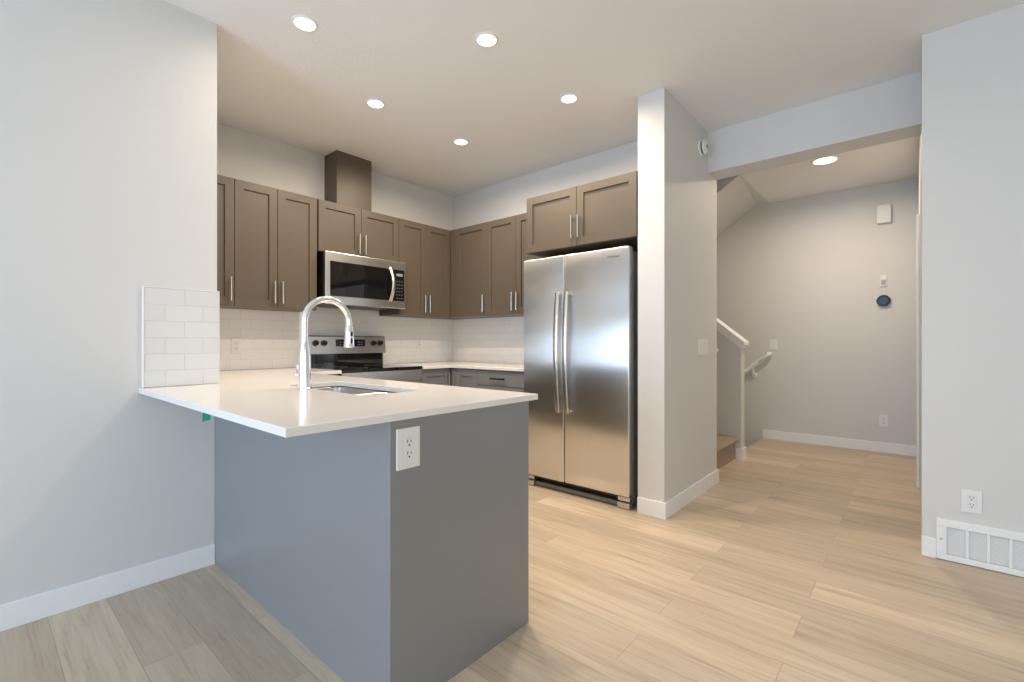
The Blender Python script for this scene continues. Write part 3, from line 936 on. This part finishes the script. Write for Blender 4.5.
c = (-0.235, YH, 2.43)
t = thing('door_chime', 'white rectangular chime box high on the hall back wall', 'chime', c)
Mx = frame(c, '-Y')
b = BM(); box(b, (-0.054, -0.088, 0.0003), (0.054, 0.088, 0.012), 0.002, M=Mx); obj('base', b, M_PLATE, t)
b = BM(); box(b, (-0.058, -0.094, 0.0122), (0.058, 0.094, 0.042), 0.006, 3, M=Mx); obj('cover', b, M_PLATE, t)

# return-air grille at the foot of the right wall
GX0, GX1, GZ0, GZ1 = 0.086, 0.846, 0.004, 0.214
t = thing('return_air_grille', 'white return air grille set at the foot of the right wall', 'vent grille', (0.45, YR, 0))
b = BM()
Mx = frame((GX0, YR, GZ0), '-Y')
W, H = GX1 - GX0, GZ1 - GZ0
fo = 0.040
for a in (((0, 0, 0.0003), (W, fo - 0.01, 0.018)), ((0, H - fo, 0.0003), (W, H, 0.018)), ((0, fo - 0.01, 0.0003), (fo, H - fo, 0.018)), ((W - fo, fo - 0.01, 0.0003), (W, H - fo, 0.018))):
    box(b, *a, 0.003, M=Mx)
gf = obj('frame', b, M_TRIM, t)
b = BM(); box(b, (fo, fo - 0.01, 0.0003), (W - fo, H - fo, 0.0012), M=Mx); obj('backing', b, mat('grille_backing', (0.86, 0.86, 0.86), 0.8), t)
b = BM()
n = 22
for i in range(n):
    v0 = fo - 0.01 + 0.004 + i * (H - 2 * fo + 0.01 - 0.008) / n
    box(b, (fo, v0, 0.0015), (W - fo, v0 + 0.0046, 0.009), M=Mx)
obj('louvres', b, M_TRIM, t)
for i in range(1, 9):
    u = fo + i * (W - 2 * fo) / 9
    b = BM(); box(b, (u - 0.006, fo - 0.0098, 0.0102), (u + 0.006, H - fo - 0.0002, 0.015), 0.001, M=Mx); obj('divider', b, M_TRIM, t)
for u in (0.018, W - 0.018):
    b = BM(); lathe(b, [(0.005, 0.0181), (0.004, 0.0192), (0, 0.0195)], Mx @ Matrix.Translation((u, H / 2, 0)), 12); obj('screw', b, M_NICKEL, gf, True)

# green tape tab under the counter overhang
b = BM()
xt, yt = -1.862, 0.521
vs = [(-0.013, 0.0), (0.012, 0.0), (0.009, -0.036), (-0.015, -0.040)]
tx, ty = 0.42, 0.907      # the tab hangs a little askew
A = [b.verts.new((xt + u * tx, yt + 0.014 + u * ty, ZT - 0.0004 + z)) for u, z in vs]
B = [b.verts.new((xt + u * tx - 0.0008 * ty, yt + 0.014 + u * ty + 0.0008 * tx, ZT - 0.0004 + z)) for u, z in vs]
b.faces.new(A); b.faces.new(B[::-1])
for i in range(4):
    b.faces.new((A[i], B[i], B[(i + 1) % 4], A[(i + 1) % 4]))
box(b, (xt - 0.03, yt, ZT - 0.0012), (xt + 0.002, yt + 0.027, ZT - 0.0004))
bmesh.ops.recalc_face_normals(b, faces=b.faces[:])
tag(obj('tape_tab', b, M_TAPE), 'small tab of green painter tape hanging under the counter overhang', 'tape')

# ------------------------------------------------------------------ stairs and handrails
t = thing('carpeted_stairs', 'tan carpeted stairs rising to the left behind the wing wall', 'stairs', (-1.6, 4.4, 0))
for i in range(7):
    xn = -1.275 - 0.252 * i
    z1 = 0.205 * (i + 1) + 0.006
    b = BM()
    x_end = -3.2
    yl, yr_ = WY1 + 0.016, YS0 - 0.016
    z0_ = 0.205 * i + 0.006 if i else 0.0
    prism(b, [(xn - 0.035, z0_ + (0.0005 if i else 0)), (xn - 0.032, z1 - 0.04), (xn - 0.006, z1 - 0.036), (xn, z1 - 0.018), (xn - 0.008, z1 - 0.002), (xn - 0.02, z1), (x_end, z1), (x_end, z0_ + (0.0005 if i else 0))], 1, yl, yr_)
    obj('step', b, M_CARPET, t)
# handrail of the rising flight, on the stair side of the wing wall
t = thing('stair_handrail', 'white handrail end on the stair side of the wing wall', 'handrail', (-1.25, WY1 + 0.06, 1.05), 'stair handrails')
b = BM(); pts = [(-1.225 - 0.1 * i, WY1 + 0.062, 1.045 + 0.082 * i) for i in range(0, 15)]
tube(b, pts, 0.021, 14); obj('rail', b, M_TRIM, t, True)
for i in (2, 12):
    b = BM(); x = -1.225 - 0.1 * i; z = 1.045 + 0.082 * i
    tube(b, [(x, WY1 + 0.001, z - 0.05), (x, WY1 + 0.05, z - 0.045), (x, WY1 + 0.062, z - 0.02)], 0.006, 8); obj('bracket', b, M_NICKEL, t, True)
# handrail going down to the basement, on the hall back wall
t = thing('stair_handrail', 'white handrail going down along the hall back wall behind the half wall', 'handrail', (-1.45, YH - 0.06, 0.9), 'stair handrails')
b = BM(); pts = [(-1.285 - 0.1 * i, YH - 0.066, 0.985 - 0.086 * i) for i in range(0, 20)]
pts = [(-1.268, YH - 0.02, 0.99), (-1.272, YH - 0.052, 0.99)] + pts
tube(b, pts, 0.024, 14); obj('rail', b, M_TRIM, t, True)
for i in (1, 11):
    b = BM(); x = -1.285 - 0.1 * i - 0.055; z = 0.985 - 0.086 * i - 0.047
    lathe(b, [(0, 0), (0.032, 0), (0.030, 0.008), (0, 0.010)], frame((x, YH - 0.0005, z - 0.11), '-Y'), 20)
    tube(b, [(x, YH - 0.008, z - 0.11), (x, YH - 0.05, z - 0.10), (x, YH - 0.066, z - 0.07), (x, YH - 0.066, z - 0.02)], 0.011, 10); obj('bracket', b, M_TRIM, t, True)
# basement flight
t = thing('carpeted_stairs', 'carpeted stairs going down behind the half wall', 'stairs', (-1.8, 5.5, -1.0))
for i in range(6):
    b = BM(); xa = XE - 0.001 - 0.25 * i
    box(b, (xa - 0.25, YS1 + 0.002, -2.59), (xa, YH - 0.002, -0.2 * (i + 1)), 0.004); obj('step', b, M_CARPET, t)

# ------------------------------------------------------------------ recessed ceiling lights
def downlight(label, x, y, watts, col, z=CEIL, k=1.0):
    t = thing('recessed_light', label, 'ceiling light', (x, y, z), 'recessed ceiling lights')
    Mx = frame((x, y, z), '-Z')
    b = BM(); lathe(b, [(0.050 * k, 0.0005), (0.064 * k, 0.0005), (0.064 * k, 0.003), (0.054 * k, 0.008), (0.050 * k, 0.008), (0.050 * k, 0.0005)], Mx, 36); obj('trim_ring', b, M_TRIM, t, True)
    b = BM(); lathe(b, [(0.0495 * k, 0.0006), (0.0495 * k, 0.006), (0.03 * k, 0.0066), (0, 0.0068)], Mx, 36); obj('lens', b, M_LENS, t, True)
    d = bpy.data.lights.new('lamp', 'AREA'); d.shape = 'DISK'; d.size = 0.085; d.energy = watts; d.color = col; d.spread = math.radians(170)
    o = bpy.data.objects.new('lamp', d); o.parent = t; o.location = (0, 0, -0.012); COL.objects.link(o)
    return t
downlight('recessed ceiling light nearest the left wall end', -2.348, 1.108, LAMP_W * 0.25, LAMP_COL)
downlight('recessed ceiling light over the peninsula side, top center of the photo', -1.735, 1.803, LAMP_W, LAMP_COL)
downlight('recessed ceiling light in front of the duct cover', -2.770, 1.793, LAMP_W, LAMP_COL)
downlight('recessed ceiling light nearest the back kitchen corner', -2.776, 2.585, LAMP_W, LAMP_COL)
downlight('recessed ceiling light in front of the cabinet above the fridge', -1.739, 2.595, LAMP_W * 0.85, LAMP_COL)
downlight('recessed ceiling light in the hall behind the beam', -0.603, 4.968, HALL_W * 0.95, LAMP_COL, k=1.75)
